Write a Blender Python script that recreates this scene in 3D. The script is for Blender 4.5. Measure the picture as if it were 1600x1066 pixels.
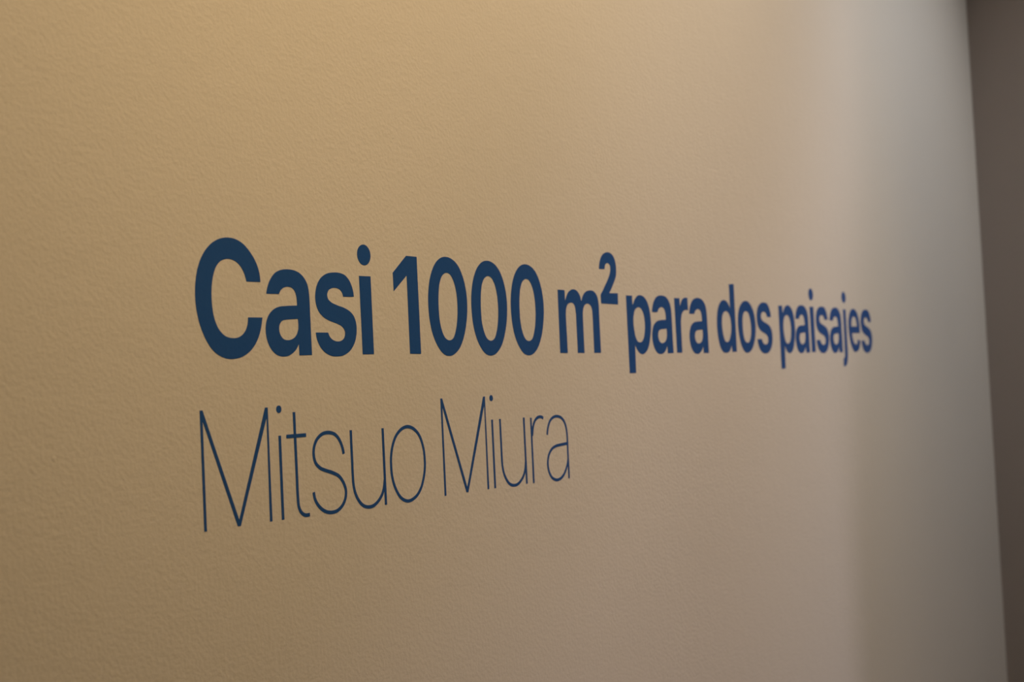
import bpy, math, random
from mathutils import Matrix, Vector
from mathutils.geometry import tessellate_polygon

scene = bpy.context.scene
for o in list(bpy.data.objects):
    bpy.data.objects.remove(o)
C = scene.collection

# ---------------------------------------------------------------- camera
# World: the lettered wall is the plane y = 0 (x along it, z up, floor z = 0);
# the camera stands 0.6 m in front of it and looks along it.
cam_data = bpy.data.cameras.new('camera')
cam_data.sensor_fit = 'HORIZONTAL'
cam_data.sensor_width = 22.3
cam_data.lens = 2150.0 / 1600.0 * 22.3
cam_data.clip_start = 0.02
cam_data.dof.use_dof = True
cam_data.dof.focus_distance = 0.95
cam_data.dof.aperture_fstop = 5.8
cam = bpy.data.objects.new('camera', cam_data)
C.objects.link(cam)
ah = (0.55451448, 0.00488142, 0.83215976)     # wall's long direction in the camera frame (right, down, forward)
av = (0.04791925, 0.99813623, -0.03778631)    # plumb line
an = (-0.83079326, 0.06082953, 0.55324708)    # into the wall
row = lambda i, s: Vector((ah[i] * s, an[i] * s, -av[i] * s))
right, up, back = row(0, 1), row(1, -1), row(2, -1)
M = Matrix(((right.x, up.x, back.x, 0.0), (right.y, up.y, back.y, -0.6), (right.z, up.z, back.z, 1.45), (0, 0, 0, 1)))
cam.matrix_world = M
scene.camera = cam

scene.view_settings.view_transform = 'Standard'
scene.view_settings.look = 'None'
scene.view_settings.gamma = 1.0
scene.view_settings.use_curve_mapping = False
scene.view_settings.exposure = 0.0

# ---------------------------------------------------------------- world and added lamps
world = bpy.data.worlds.new('world')
scene.world = world
world.use_nodes = True
world.node_tree.nodes['Background'].inputs[0].default_value = (0.75, 0.85, 1.0, 1)
world.node_tree.nodes['Background'].inputs[1].default_value = 0.02

WARM = (1.0, 0.704, 0.376)
NEUTRAL = (1.0, 0.982, 0.98)
# label, position, aim, cone (deg), blend, radius, colour * watts
ADDED_SPOTS = [  # unseen lamps added to build up the light on the lettered wall
    ('added unseen black ceiling spotlight with a warm beam washing the bold title from close to the wall', (0.9, -0.9, 2.85), (0.95, 0.0, 1.42), 76, 1.0, 0.04, WARM, 30.0),
    ('added unseen black ceiling spotlight with a warm beam, hung furthest from the lettered wall', (1.3, -1.2, 2.85), (1.1, 0.0, 2.0), 70, 1.0, 0.04, WARM, 26.0),
    ('added unseen black ceiling spotlight with a narrow warm beam on the bare wall before the title', (0.3, -1.0, 2.85), (0.3, 0.0, 1.9), 50, 1.0, 0.04, WARM, 16.4),
    ('added unseen black ceiling spotlight with a warm beam above the start of the title', (0.6, -1.1, 2.85), (0.6, 0.0, 2.05), 52, 1.0, 0.04, WARM, 20.2),
    ('added unseen black ceiling spotlight with a neutral white beam, hung closest to the lettered wall', (1.5, -0.5, 2.85), (1.5, 0.0, 1.6), 80, 1.0, 0.04, NEUTRAL, 17.4),
    ('added unseen black ceiling spotlight with a neutral white beam beside the dark corner wall', (2.0, -0.9, 2.85), (2.0, 0.0, 1.55), 50, 1.0, 0.04, NEUTRAL, 29.5),
]
# added daylight from the far end of an unseen side corridor
DAY_RGB = (0.98, 0.863, 1.0)
DAY_WATT = 66.5

# ---------------------------------------------------------------- materials
def new_mat(name):
    m = bpy.data.materials.new(name)
    m.use_nodes = True
    nt = m.node_tree
    return m, nt, nt.nodes['Principled BSDF']

def relief(nt, bsdf, grain, strength, nibs=True):
    """Fine orange-peel relief of rolled wall paint, in metres of object space."""
    N, L = nt.nodes, nt.links
    tc = N.new('ShaderNodeTexCoord')
    n1 = N.new('ShaderNodeTexNoise'); n1.inputs['Scale'].default_value = 1.0 / grain
    n1.inputs['Detail'].default_value = 2.5; n1.inputs['Roughness'].default_value = 0.45
    n2 = N.new('ShaderNodeTexNoise'); n2.inputs['Scale'].default_value = 0.19 / grain
    n2.inputs['Detail'].default_value = 2.0
    L.new(tc.outputs['Object'], n1.inputs['Vector']); L.new(tc.outputs['Object'], n2.inputs['Vector'])
    mix = N.new('ShaderNodeMath'); mix.operation = 'MULTIPLY_ADD'; mix.inputs[1].default_value = 0.9
    L.new(n2.outputs['Fac'], mix.inputs[0]); L.new(n1.outputs['Fac'], mix.inputs[2])
    last = mix
    if nibs:
        v = N.new('ShaderNodeTexVoronoi'); v.inputs['Scale'].default_value = 30.0
        L.new(tc.outputs['Object'], v.inputs['Vector'])
        r = N.new('ShaderNodeMapRange'); r.inputs['From Min'].default_value = 0.0
        r.inputs['From Max'].default_value = 0.055; r.inputs['To Min'].default_value = 1.1; r.inputs['To Max'].default_value = 0.0
        L.new(v.outputs['Distance'], r.inputs['Value'])
        sep = N.new('ShaderNodeSeparateColor'); L.new(v.outputs['Color'], sep.inputs[0])
        gt = N.new('ShaderNodeMath'); gt.operation = 'GREATER_THAN'; gt.inputs[1].default_value = 0.80
        L.new(sep.outputs[0], gt.inputs[0])
        mu = N.new('ShaderNodeMath'); mu.operation = 'MULTIPLY_ADD'
        L.new(r.outputs[0], mu.inputs[0]); L.new(gt.outputs[0], mu.inputs[1]); L.new(last.outputs[0], mu.inputs[2])
        last = mu
    b = N.new('ShaderNodeBump'); b.inputs['Strength'].default_value = strength; b.inputs['Distance'].default_value = 0.0008
    L.new(last.outputs[0], b.inputs['Height']); L.new(b.outputs['Normal'], bsdf.inputs['Normal'])

def paint(name, rgb, rough=0.75, grain=0.0028, strength=0.42, nibs=True, spec=0.3):
    m, nt, b = new_mat(name)
    b.inputs['Roughness'].default_value = rough
    b.inputs['Specular IOR Level'].default_value = spec
    N, L = nt.nodes, nt.links
    tc = N.new('ShaderNodeTexCoord')
    n = N.new('ShaderNodeTexNoise'); n.inputs['Scale'].default_value = 4.0; n.inputs['Detail'].default_value = 4.0
    L.new(tc.outputs['Object'], n.inputs['Vector'])
    cr = N.new('ShaderNodeMix'); cr.data_type = 'RGBA'
    cr.inputs[6].default_value = (*[c * 0.97 for c in rgb], 1); cr.inputs[7].default_value = (*[min(1, c * 1.03) for c in rgb], 1)
    L.new(n.outputs['Fac'], cr.inputs[0]); L.new(cr.outputs[2], b.inputs['Base Color'])
    if strength:
        relief(nt, b, grain, strength, nibs)
    return m

MAT = {}
MAT['wall'] = paint('off_white_wall_paint', (0.80, 0.765, 0.70))
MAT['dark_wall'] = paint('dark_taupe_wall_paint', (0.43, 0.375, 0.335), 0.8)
MAT['plaster'] = paint('white_wall_paint', (0.78, 0.76, 0.72), 0.8, nibs=False, strength=0.3)
MAT['ceiling'] = paint('white_ceiling_paint', (0.82, 0.82, 0.80), 0.9, strength=0.0)
MAT['skirting'] = paint('white_gloss_trim_paint', (0.75, 0.74, 0.70), 0.45, strength=0.0)
MAT['vinyl'] = paint('dark_blue_vinyl', (0.019, 0.100, 0.37), 0.40, strength=0.10, nibs=False, spec=0.5)
MAT['black_metal'] = paint('black_powder_coated_metal', (0.03, 0.03, 0.032), 0.5, strength=0.0)
m, nt, b = new_mat('oak_floor')
b.inputs['Roughness'].default_value = 0.45
tc = nt.nodes.new('ShaderNodeTexCoord'); mp = nt.nodes.new('ShaderNodeMapping'); mp.inputs['Scale'].default_value = (2.0, 40.0, 1.0)
no = nt.nodes.new('ShaderNodeTexNoise'); no.inputs['Scale'].default_value = 1.5; no.inputs['Detail'].default_value = 6
cr = nt.nodes.new('ShaderNodeValToRGB')
cr.color_ramp.elements[0].color = (0.16, 0.095, 0.05, 1); cr.color_ramp.elements[1].color = (0.30, 0.19, 0.11, 1)
nt.links.new(tc.outputs['Object'], mp.inputs[0]); nt.links.new(mp.outputs[0], no.inputs['Vector'])
nt.links.new(no.outputs['Fac'], cr.inputs[0]); nt.links.new(cr.outputs[0], b.inputs['Base Color'])
MAT['floor'] = m
m, nt, b = new_mat('window_glass')
b.inputs['Transmission Weight'].default_value = 1.0; b.inputs['Roughness'].default_value = 0.0; b.inputs['IOR'].default_value = 1.02
MAT['glass'] = m

# ---------------------------------------------------------------- mesh helpers
def link(name, verts, faces, mat, parent=None):
    me = bpy.data.meshes.new(name)
    me.from_pydata(verts, [], faces); me.update()
    me.materials.append(mat)
    o = bpy.data.objects.new(name, me); C.objects.link(o)
    if parent: o.parent = parent
    return o

def box(name, lo, hi, mat, parent=None):
    (a, b, c), (d, e, f) = lo, hi
    v = [(a,b,c),(d,b,c),(d,e,c),(a,e,c),(a,b,f),(d,b,f),(d,e,f),(a,e,f)]
    return link(name, v, [(0,3,2,1),(4,5,6,7),(0,1,5,4),(1,2,6,5),(2,3,7,6),(3,0,4,7)], mat, parent)

def structure(o, label=None, category=None):
    o['kind'] = 'structure'
    if label: o['label'] = label
    if category: o['category'] = category
    return o

# ---------------------------------------------------------------- the room
X0, X1, Y0, H = -2.6, 2.304, -2.7, 3.1        # left end, corner, opposite wall, ceiling
DX0, DX1, DXL = 0.86, 1.495, 0.74              # added corridor opening in the opposite wall, cuts the daylight
CY = -9.0                                     # far end of that corridor
structure(box('wall_left', (X0 - 0.2, 0.0, 0.0), (X1, 0.2, H), MAT['wall']), 'off-white painted wall with fine roller texture carrying the blue lettering', 'wall')
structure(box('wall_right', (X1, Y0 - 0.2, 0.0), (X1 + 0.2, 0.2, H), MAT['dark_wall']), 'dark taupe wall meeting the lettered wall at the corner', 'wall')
structure(box('wall_end', (X0 - 0.2, Y0 - 0.2, 0.0), (X0, 0.0, H), MAT['plaster']), 'plain white end wall behind the viewpoint', 'wall')
wf = structure(link('wall_front', [], [], MAT['plaster']), 'white wall facing the lettering, with an added slope-headed corridor opening that shapes the daylight', 'wall')
def boxes(o, lst):
    v, f = [], []
    for lo, hi in lst:
        (a, b, c), (d, e, g) = lo, hi
        k = len(v)
        v += [(a,b,c),(d,b,c),(d,e,c),(a,e,c),(a,b,g),(d,b,g),(d,e,g),(a,e,g)]
        f += [tuple(k + i for i in q) for q in ((0,3,2,1),(4,5,6,7),(0,1,5,4),(1,2,6,5),(2,3,7,6),(3,0,4,7))]
    me = o.data; me.clear_geometry(); me.from_pydata(v, [], f); me.update()
front = [(X0, 0), (DXL, 0), (DXL, 1.15), (1.15, 1.66), (1.62, 1.88), (DX1, 1.42), (DX1, 0), (X1, 0), (X1, H), (X0, H)]   # added opening, its sloping head and splayed side shape the daylight
n = len(front)
tris = tessellate_polygon([[Vector((x, z, 0)) for x, z in front]])
wf.data.clear_geometry()
wf.data.from_pydata([(x, y, z) for y in (Y0, Y0 - 0.2) for x, z in front], [],
                    [tuple(t) for t in tris] + [tuple(n + i for i in t[::-1]) for t in tris] +
                    [(i, (i + 1) % n, n + (i + 1) % n, n + i) for i in range(n)])
wf.data.update()
wc = structure(link('wall_added_corridor', [], [], MAT['plaster']), 'white side walls and end wall of the added unseen corridor', 'wall')  # corridor added behind the opening to carry the daylight
WX0, WX1, WZ0, WZ1 = 1.04, 1.32, 1.0, 2.2      # added narrow window at the corridor's end
boxes(wc, [((DX0 - 0.55, CY, 0), (DX0 - 0.35, Y0 - 0.2, 2.6)), ((DX1 + 0.35, CY, 0), (DX1 + 0.55, Y0 - 0.2, 2.6)),
           ((DX0 - 0.55, CY - 0.2, 0), (WX0, CY, 2.6)), ((WX1, CY - 0.2, 0), (DX1 + 0.55, CY, 2.6)),
           ((WX0, CY - 0.2, 0), (WX1, CY, WZ0)), ((WX0, CY - 0.2, WZ1), (WX1, CY, 2.6))])
structure(box('floor', (X0 - 0.2, CY - 0.2, -0.1), (X1 + 0.2, 0.2, 0.0), MAT['floor']), 'brown oak floor', 'floor')
structure(box('ceiling', (X0 - 0.2, Y0 - 0.2, H), (X1 + 0.2, 0.2, H + 0.1), MAT['ceiling']), 'plain white ceiling', 'ceiling')
structure(box('ceiling_added_corridor', (DX0 - 0.55, CY - 0.2, 2.6), (DX1 + 0.55, Y0 - 0.2, 2.7), MAT['ceiling']), 'low white ceiling over the added unseen corridor', 'ceiling')
structure(box('baseboard_left', (X0, -0.015, 0.0), (X1, 0.0, 0.09), MAT['skirting']), 'white baseboard along the foot of the lettered wall', 'baseboard')
structure(box('baseboard_right', (X1 - 0.015, Y0, 0.0), (X1, -0.015, 0.09), MAT['skirting']), 'white baseboard along the foot of the dark wall', 'baseboard')
win = structure(link('added_window', [], [], MAT['skirting']), 'added narrow white-framed window at the end of the unseen corridor', 'window')
t = 0.03
boxes(win, [((WX0, CY - 0.14, WZ0), (WX0 + t, CY - 0.08, WZ1)), ((WX1 - t, CY - 0.14, WZ0), (WX1, CY - 0.08, WZ1)),
            ((WX0 + t, CY - 0.14, WZ0), (WX1 - t, CY - 0.08, WZ0 + t)), ((WX0 + t, CY - 0.14, WZ1 - t), (WX1 - t, CY - 0.08, WZ1))])
box('pane', (WX0 + t, CY - 0.113, WZ0 + t), (WX1 - t, CY - 0.107, WZ1 - t), MAT['glass'], win)
if DAY_WATT:
    ld = bpy.data.lights.new('added_daylight', 'AREA')  # area lamp added as daylight from the unseen window
    ld.shape = 'RECTANGLE'; ld.size = WX1 - WX0 - 2 * t; ld.size_y = WZ1 - WZ0 - 2 * t
    ld.energy = DAY_WATT; ld.color = DAY_RGB
    lo = bpy.data.objects.new('added_daylight', ld); C.objects.link(lo); lo.parent = win
    lo.location = ((WX0 + WX1) / 2, CY - 0.07, (WZ0 + WZ1) / 2); lo.rotation_euler = (math.pi / 2, 0, 0)

# ---------------------------------------------------------------- added unseen spotlights on the ceiling
def ring_mesh(profile, n=20):
    """Lathe around local z; profile = [(radius, z), ...]."""
    v, f = [], []
    for r, z in profile:
        for k in range(n):
            a = 2 * math.pi * k / n
            v.append((r * math.cos(a), r * math.sin(a), z))
    for i in range(len(profile) - 1):
        for k in range(n):
            k2 = (k + 1) % n
            f.append((i * n + k, i * n + k2, (i + 1) * n + k2, (i + 1) * n + k))
    return v, f

def spotlight(label, loc, aim, cone, blend, radius, rgb, watt):  # builds one added lamp fixture out of view
    root = bpy.data.objects.new('added_ceiling_spotlight', None); C.objects.link(root)
    root.location = (loc[0], loc[1], H)
    root['label'] = label; root['category'] = 'spotlight'
    drop = H - loc[2]
    v, f = ring_mesh([(0.0, 0.0), (0.045, 0.0), (0.045, -0.025), (0.0, -0.025)])
    link('mounting_plate', v, f, MAT['black_metal'], root)
    v, f = ring_mesh([(0.0, -0.025), (0.009, -0.025), (0.009, -drop + 0.01), (0.0, -drop + 0.01)], 10)
    link('stem', v, f, MAT['black_metal'], root)
    d = (Vector(aim) - Vector(loc)).normalized()
    q = d.to_track_quat('-Z', 'Y')
    v, f = ring_mesh([(0.0, 0.10), (0.038, 0.095), (0.046, 0.07), (0.046, -0.05), (0.042, -0.05), (0.040, -0.02), (0.0, -0.02)])
    hs = link('housing', v, f, MAT['black_metal'], root)
    hs.location = (0, 0, -drop); hs.rotation_mode = 'QUATERNION'; hs.rotation_quaternion = q
    em, ent, eb = new_mat('added_spotlight_lens')
    mx = max(rgb)
    eb.inputs['Emission Color'].default_value = (*[c / mx for c in rgb], 1); eb.inputs['Emission Strength'].default_value = 3.0
    v, f = ring_mesh([(0.0, -0.030), (0.038, -0.030), (0.038, -0.024), (0.0, -0.024)])
    link('lens', v, f, em, hs)
    if watt > 0:
        ld = bpy.data.lights.new('added_spot_beam', 'SPOT')
        ld.energy = watt * mx; ld.color = [c / mx for c in rgb]
        ld.spot_size = math.radians(cone); ld.spot_blend = blend; ld.shadow_soft_size = radius
        lo = bpy.data.objects.new('added_spot_beam', ld); C.objects.link(lo); lo.parent = hs
        lo.location = (0, 0, -0.06)
for s in ADDED_SPOTS:
    spotlight(*s)

# ---------------------------------------------------------------- lettering (millimetres on the wall)
# bold letters: closed outlines (x, height above baseline[, 1 = corner]); first = outline, rest = counters
BOLD = {
    'C': [[(54.9,45,1),(54.3,50.1),(51.9,56.5),(47.3,62.7),(41.1,67.9),(34.3,70.5),(26.9,70.9),(19.6,69.2),(13.2,65.6),(7.3,59.6),(3.1,51.9),(0.8,43.6),(0,36.1),(0.3,28.7),(2.2,19.8),(6.2,10.6),(12.4,2.7),(19.4,-1.3),(27.6,-2.7),(36.1,-1.5),(43.9,2.3),(49.7,8.2),(53.6,16),(55.3,22.9,1),(42.9,22.8,1),(41.8,17.4),(38.8,13.1),(34.1,10.5),(28.3,10),(22.6,11.4),(17.7,15.6),(14.5,22.3),(13.2,30.5),(13.3,38.8),(14.8,46.4),(17.6,52.6),(21.4,56.2),(27.3,58),(33,57.2),(37.7,54.4),(41.2,49.5),(42.7,44.8,1)]],
    'a': [[(1.8,37.9,1),(2.9,41.8),(5.5,46.6),(10.1,51.2),(15.5,53.4),(21.2,54.1),(27,53.9),(32.3,52.5),(36.6,49.7),(39.6,45.8),(40.9,41.5),(41.3,38.1),(41.4,34.7,1),(41.6,-0.5,1),(29.7,-0.7,1),(29.6,6.6,1),(27,3.2),(22.8,0.3),(19.2,-1),(15.2,-1.4),(10.5,-0.8),(6.3,1.4),(2.7,5.3),(0.5,10.4),(0,16.1),(1.1,20.9),(3.4,24.8),(7.5,28.1),(12.3,29.9),(17.6,30.6),(23.8,31),(29.4,31.2,1),(29.4,34.3),(28.9,37.7),(27.5,40.7),(24.9,42.5),(21,43),(17.4,42.2),(14.7,40.4),(13.2,38.1,1)],
          [(29.6,22.7,1),(29.9,19.5),(29.7,16.4),(28.7,13.7),(26.6,11.2),(23.4,9.6),(19.8,9),(15.9,9.6),(13.2,12),(12,15.6),(12.7,18.7),(14.8,21),(18.8,22),(24.2,22.4)]],
    's': [[(39.6,38.6,1),(38.7,43.5),(35.8,49.1),(31.1,52.9),(25.1,54.2),(19.1,54.1),(12.4,52.9),(6.3,49.4),(2.5,44.2),(0.9,38.2),(1.3,32.8),(3.8,27.7),(8.2,24.3),(14,22),(20.5,20.4),(25.8,18.6),(28.6,15.9),(29,13.4),(27.7,10.6),(24.5,8.8),(19.7,8.5),(15.6,9.8),(13.3,11.7),(11.9,14.2,1),(0,14.1,1),(0.9,9.7),(4,4.6),(9.1,0.7),(14.9,-1.2),(20.2,-1.5),(26.9,-0.7),(33.3,2.2),(38.3,7.5),(40.8,14.4),(40.7,20.9),(38.5,25.7),(34.4,28.8),(29,30.9),(21.9,32.5),(16,34.4),(13.2,36.6),(12.6,39.4),(14.1,42.1),(17.2,43.6),(20.8,44),(25,43.2),(27.5,41.1),(28.7,38.4,1)]],
    'i': [[(0,53.1,1),(12.2,53.2,1),(12.3,-0.1,1),(0.4,-0.2,1)]],
    '1': [[(15.9,69.7,1),(28.2,69.7,1),(28.4,-0.1,1),(15.6,0,1),(15.7,55.7,1),(0.2,43.9,1),(0,56.9,1)]],
    '0': [[(22.6,71.6),(30.7,70.6),(38.5,66.2),(44.7,57.1),(48,45.8),(48.4,34.4),(46.1,22.1),(41.8,11.5),(36.4,4.2),(29.9,-0.2),(23.4,-1.7),(16.4,-0.4),(9.6,5),(3.7,14.4),(0.7,25.4),(0,37.1),(1.2,47.4),(4.3,57),(9.6,65.1),(15.8,69.8)],
          [(23.4,59.8),(28.4,58.7),(32.7,53.4),(35.2,45.4),(35.9,34.9),(34.7,24.4),(32.1,16.3),(28.8,11.4),(23.9,9.8),(19.3,11.2),(15.7,15.7),(13,24),(12.4,33.5),(12.9,43),(14.9,51.9),(18.2,57.2)]],
    'm': [[(0.6,52.9,1),(11.5,53,1),(11.8,43.7,1),(14.3,47.9),(18.4,51.9),(25.1,54.1),(31.6,53),(36,49.6),(38.3,44.2,1),(41.1,48.8),(45.9,52.5),(53.2,54.2),(60.5,53.4),(65.6,49.5),(67.6,43.1),(67.7,36.1,1),(67.6,0,1),(56,0,1),(56.4,31.9,1),(55.5,38.8),(52.5,41.7),(48.1,42.5),(43.8,41.2),(40.7,37.5),(39.6,31.6,1),(39.5,0,1),(28.4,0,1),(28.5,32.8,1),(27,40),(24.6,42.1),(20.7,42.6),(15.9,41.2),(13,37.8),(11.8,32.4,1),(12,0,1),(0,0.1,1)]],
    '2': [[(0,73.7,1),(1.1,78.4),(4.4,84.1),(9.4,87.7),(15,89.2),(21.8,88.8),(27,85.9),(30,80.4),(30.6,74.3),(29.4,68.6),(25.2,62.8),(20.6,57.5),(16,53,1),(31.5,53.3,1),(30.9,43.2,1),(0.9,43.4,1),(0.7,51,1),(6.3,56.5),(13,63.3),(17.6,68.6),(19.9,73.2),(19.8,77.3),(17.3,79.2),(14.5,79.5),(11.5,78.1),(9.6,73.9,1)]],
    'p': [[(0.1,51.9,1),(11.3,52.1,1),(11.6,43.1,1),(15.6,48),(20.5,51.7),(26.2,53),(33.5,51.8),(39.6,47.8),(44,39.4),(45.5,28.7),(44.5,19.8),(40.7,9),(35.6,2.3),(29.7,-0.8),(25.3,-1.4),(19.6,0.3),(15.4,3.7),(12.7,7.6,1),(11.9,-18.4,1),(0,-18.5,1)],
          [(23.1,41.8),(28.5,40),(32.2,34.7),(33.6,26.8),(32.6,19.6),(29.9,13.4),(26.2,10.3),(22.1,9.5),(17.9,10.5),(14.7,14.2),(12.6,20.3),(11.7,27.3),(12.8,34.3),(16.5,39.7)]],
    'r': [[(0,52.5,1),(11.3,52.7,1),(11.5,44.2,1),(14.1,48.5),(17.9,52),(23.1,53.6),(28.7,53.4,1),(28.8,41.2,1),(24.6,41.5),(19.1,40.6),(15,37.5),(12.6,32.5),(11.8,27.2,1),(11.5,-0.2,1),(0.5,-0.1,1)]],
    'd': [[(33.7,70.8,1),(45.6,71.6,1),(44.8,0.6,1),(33.8,0.4,1),(32.8,7.3,1),(28.4,2.1),(23,-0.1),(17.5,-0.6),(11,0.8),(5.2,5.9),(1.2,15.3),(0,26.5),(0.7,35),(4,44.6),(9.2,50.3),(14.5,53.2),(19.7,53.9),(25.6,52.8),(29.8,50),(33.3,45.3,1)],
          [(23.3,42.4),(28.6,40.8),(32.7,35.7),(34.1,28.7),(33.5,22.6),(30.9,16.4),(27,12.1),(22.3,10.6),(17.4,12),(14.1,17.2),(12.1,24.1),(12.1,31.8),(14.2,37.9),(18.1,41.4)]],
    'o': [[(21.7,54.6),(30.6,53.2),(38.6,47.6),(43.5,39.5),(45.4,28.7),(43.6,18.7),(38.5,8.8),(31.5,2.5),(21.7,-0.7),(12.9,1.1),(5.9,7.8),(1.4,18.4),(0,28.9),(1.3,38.7),(5.5,46.7),(12.6,52.4)],
          [(21.7,43.6),(27.6,41.9),(31.6,35.7),(33.1,27.6),(32.6,20.4),(29.6,14.1),(26.1,11),(21.6,10.2),(16.5,11.8),(12.9,17.6),(11.7,25.6),(12.3,33.6),(14.4,39.8),(17.8,42.9)]],
    'j': [[(7.6,52.6,1),(17.4,52.6,1),(16.7,9,1),(16.9,-1.1),(15.3,-8.9),(11.9,-14.7),(6.3,-17.5),(0,-17.9,1),(0.7,-8,1),(4.2,-7.6),(6.3,-4.4),(6.7,0.1),(6.8,4.5,1)]],
    'e': [[(40.2,23.7,1),(40.4,30.9),(39,40.1),(34.6,47.8),(27.5,52.7),(18.9,54.1),(10.4,51.5),(3.5,44.5),(0,34.9),(0.3,24.8),(3.2,13.5),(9.8,4.5),(16.3,0.2),(22,-0.3),(30.6,1.7),(37.1,6.8),(40.3,14.3,1),(30.5,15.1,1),(28.2,10.8),(23,9.4),(18,10.8),(13.9,15.3),(11.6,23.4,1)],
          [(10.7,31.7,1),(11.3,37.4),(14.3,41.9),(20.3,44.5),(25.9,42.7),(29,37.6),(30,31.9,1)]],
}
THIN = {
    'M': [('poly', [(0.1,70.9,1),(2.3,71,1),(28.6,4.2,1),(54.4,70.7,1),(56.8,70.8,1),(56.9,0.4,1),(54.7,0.4,1),(55.4,64.4,1),(29.7,0.4,1),(27.2,0.5,1),(2.1,64.7,1),(2.1,0.2,1),(0,0.2,1)])],
    'i': [('line', [(0,52.8,1),(0,0.4,1)])],
    't': [('line', [(7.8,67),(7.9,55.2),(8,41.6),(8.1,27.3),(8.2,13),(8.7,7.3),(10.4,3.9),(13.4,1.6),(15.8,1.1),(18.7,1.2)]),
          ('line', [(0,51.9,1),(18.2,52,1)])],
    's': [('line', [(30.8,37.7),(29.8,41.8),(27.2,46.9),(22.9,50.9),(16.4,52.5),(10.2,51.7),(4.7,48.1),(1.9,43),(1.5,38.2),(3,33.6),(7,30.1),(12.3,28.1),(19,26.1),(25.1,23.4),(29.2,19),(31.4,13.8),(30.8,8.9),(27.6,4.2),(21.7,1),(14.3,0.7),(8.3,2.8),(3.7,6.4),(0.9,10.7),(0,15)])],
    'u': [('line', [(0,52.9),(0,42.9),(0.1,32.1),(0.1,22.8),(0.5,16.3),(2.2,10.4),(5.6,5.2),(9.8,1.8),(14.8,0.5),(20,0.8),(25.3,3.3),(29.7,7.3),(32.2,12.2),(33.3,17.3)]),
          ('line', [(33.5,52.6,1),(33.6,0.2,1)])],
    'o': [('ring', [(20.4,52.4),(27.3,50.4),(33.2,45.5),(37,37.6),(38.3,29.1),(38,22.2),(35.9,14.7),(32.3,8),(26.3,2.8),(17.4,0.5),(9.7,3.3),(4.2,9.7),(0.8,18.1),(0,26.4),(0.5,33.1),(3.1,41.1),(7.5,47.2),(13.8,51.2)])],
    'r': [('line', [(0.2,52,1),(0,-0.2,1)]),
          ('line', [(1.2,37.6),(2.7,44.1),(5.3,48.7),(9.3,51.5),(13.6,52.3),(16.4,51.9),(18.6,50.9)])],
    'a': [('line', [(1.2,37.1),(2.9,43),(6.8,48.5),(12,51.1),(17.4,51.6),(23.7,50.3),(28.5,46.7),(31.2,41.2),(32.1,34),(32,22.3),(32,10.7),(31.9,-0.5)]),
          ('line', [(32.1,28.6),(21.6,28),(13.1,27.2),(7.1,25.2),(2.2,20.6),(0,14.7),(1,8),(5,2.5),(11.4,-0.2),(18.2,0.3),(24.4,3.6),(29.3,9.5),(31.9,15.2)])],
}

def spline(pts, closed, n=7):
    """Centripetal Catmull-Rom through the smooth points, straight between corners."""
    N = len(pts); out = []
    P = [Vector((p[0], p[1])) for p in pts]
    K = [len(p) > 2 for p in pts]
    for i in range(N if closed else N - 1):
        j = (i + 1) % N
        p1, p2 = P[i], P[j]
        out.append(p1)
        if K[i] and K[j]:
            continue
        p0 = P[i - 1] if (not K[i] and (closed or i > 0)) else p1 - (p2 - p1)
        p3 = P[(j + 1) % N] if (not K[j] and (closed or j < N - 1)) else p2 + (p2 - p1)
        if K[i]:                                   # leave a corner on a gentle arc
            p0 = p1 - (p2 - p1) + 0.25 * ((p3 - p2) - (p2 - p1))
        if K[j]:
            p3 = p2 + (p2 - p1) + 0.25 * ((p2 - p1) - (p1 - p0))
        t0 = 0.0
        t1 = t0 + max((p1 - p0).length, 1e-3) ** 0.5
        t2 = t1 + max((p2 - p1).length, 1e-3) ** 0.5
        t3 = t2 + max((p3 - p2).length, 1e-3) ** 0.5
        for k in range(1, n):
            t = t1 + (t2 - t1) * k / n
            A1 = p0 * ((t1 - t) / (t1 - t0)) + p1 * ((t - t0) / (t1 - t0))
            A2 = p1 * ((t2 - t) / (t2 - t1)) + p2 * ((t - t1) / (t2 - t1))
            A3 = p2 * ((t3 - t) / (t3 - t2)) + p3 * ((t - t2) / (t3 - t2))
            B1 = A1 * ((t2 - t) / (t2 - t0)) + A2 * ((t - t0) / (t2 - t0))
            B2 = A2 * ((t3 - t) / (t3 - t1)) + A3 * ((t - t1) / (t3 - t1))
            out.append(B1 * ((t2 - t) / (t2 - t1)) + B2 * ((t - t1) / (t2 - t1)))
    if not closed:
        out.append(P[-1])
    return out

def offset(line, d, closed):
    n = len(line); res = []
    for i in range(n):
        if closed:
            a, b = line[i - 1], line[(i + 1) % n]
        else:
            a, b = line[max(i - 1, 0)], line[min(i + 1, n - 1)]
        t = (b - a).normalized()
        res.append(line[i] + Vector((-t.y, t.x)) * d)
    return res

def slab(loops, verts, faces, depth0, depth1):
    """A thin vinyl piece: filled front at y = -depth1, edge walls back to -depth0."""
    pts = [[Vector((p.x, p.y, 0)) for p in l] for l in loops]
    flat = [p for l in pts for p in l]
    k = len(verts)
    n = len(flat)
    for p in flat: verts.append((p.x / 1000, -depth1, p.y / 1000))
    for p in flat: verts.append((p.x / 1000, -depth0, p.y / 1000))
    for tri in tessellate_polygon(pts):
        a, b, c = (flat[i] for i in tri)
        s = (b - a).cross(c - a).z
        if abs(s) < 1e-9: continue
        faces.append(tuple(k + i for i in (tri if s > 0 else tri[::-1])))
    i0 = 0
    for l in pts:
        m = len(l)
        for i in range(m):
            j = (i + 1) % m
            faces.append((k + i0 + i, k + i0 + j, k + n + i0 + j, k + n + i0 + i))
        i0 += m

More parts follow.
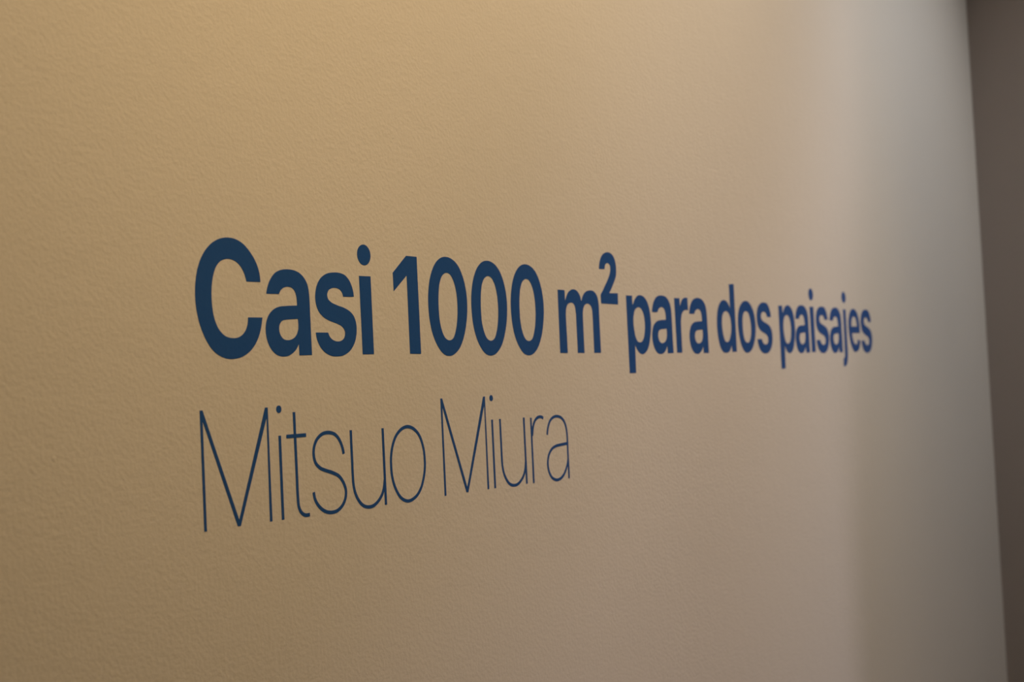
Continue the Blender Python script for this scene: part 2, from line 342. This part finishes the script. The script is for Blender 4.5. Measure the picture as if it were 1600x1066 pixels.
def circle(cx, cy, r, n=32):
    return [Vector((cx + r * math.cos(2 * math.pi * i / n), cy + r * math.sin(2 * math.pi * i / n))) for i in range(n)]

FILM = 0.00018                                   # vinyl film thickness
meshes = {}
def bold_mesh(g):
    if ('b', g) not in meshes:
        v, f = [], []
        slab([spline(c, True) for c in BOLD[g]], v, f, 0.0, FILM)
        meshes['b', g] = (v, f)
    return meshes['b', g]

STROKE = 2.3
def thin_mesh(g):
    if ('t', g) not in meshes:
        v, f = [], []
        for k, (kind, pts) in enumerate(THIN[g]):
            dep = FILM + 0.00003 * k
            if kind == 'poly':
                slab([spline(pts, True)], v, f, 0.0, dep)
            elif kind == 'ring':
                l = spline(pts, True)
                slab([offset(l, STROKE / 2, True), offset(l, -STROKE / 2, True)], v, f, 0.0, dep)
            else:
                l = spline(pts, False)
                slab([offset(l, STROKE / 2, False) + offset(l, -STROKE / 2, False)[::-1]], v, f, 0.0, dep)
        meshes['t', g] = (v, f)
    return meshes['t', g]

data = {}
def piece(name, key, vf, parent, x, z=0.0):
    if key not in data:
        me = bpy.data.meshes.new(name)
        me.from_pydata(vf[0], [], vf[1]); me.update()
        me.materials.append(MAT['vinyl'])
        data[key] = me
    o = bpy.data.objects.new(name, data[key]); C.objects.link(o)
    o.parent = parent; o.location = (x / 1000, 0, z / 1000)
    return o

def dot_mesh(r):
    v, f = [], []
    slab([circle(0, 0, r)], v, f, 0.0, FILM)
    return v, f

def lettering(name, label, origin, row, style, dots, dot_r, dot_z):
    root = bpy.data.objects.new(name, None); C.objects.link(root)
    root.location = origin
    root.empty_display_size = 0.05
    root['label'] = label; root['category'] = 'lettering'
    for g, x in row:
        ch = 'digit' if g.isdigit() else 'letter'
        mk = bold_mesh(g) if style == 'bold' else thin_mesh(g)
        o = piece(ch, (style, g), mk, root, x - origin[0] * 1000)
        o['label'] = '%s %s %s' % (style, ch if g != '2' else 'raised digit', g)
        if g in dots:
            piece('dot', (style, 'dot'), dot_mesh(dot_r), o, dots[g], dot_z)
    return root

TITLE = [('C', 569.0), ('a', 626.8), ('s', 673.0), ('i', 718.9),
         ('1', 755.7), ('0', 795.3), ('0', 849.2), ('0', 903.0),
         ('m', 973.9), ('2', 1045.3),
         ('p', 1091.5), ('a', 1138.3), ('r', 1187.0), ('a', 1216.0),
         ('d', 1279.9), ('o', 1331.0), ('s', 1379.4),
         ('p', 1441.2), ('a', 1487.0), ('i', 1534.4), ('s', 1551.3), ('a', 1595.3), ('j', 1637.0), ('e', 1661.3), ('s', 1705.5)]
ARTIST = [('M', 568.9), ('i', 635.3), ('t', 641.3), ('s', 664.5), ('u', 703.4), ('o', 744.4),
          ('M', 804.5), ('i', 869.5), ('u', 880.3), ('r', 924.0), ('a', 946.2)]
lettering('exhibition_title', 'bold dark blue title Casi 1000 m² para dos paisajes on the off-white wall', (0.569, 0, 1.4813), TITLE, 'bold', {'i': 6.1, 'j': 12.6}, 7.1, 67.7)
lettering('artist_name', 'thin dark blue words Mitsuo Miura below the bold title on the wall', (0.569, 0, 1.3776), ARTIST, 'thin', {'i': 0.2}, 2.35, 69.3)
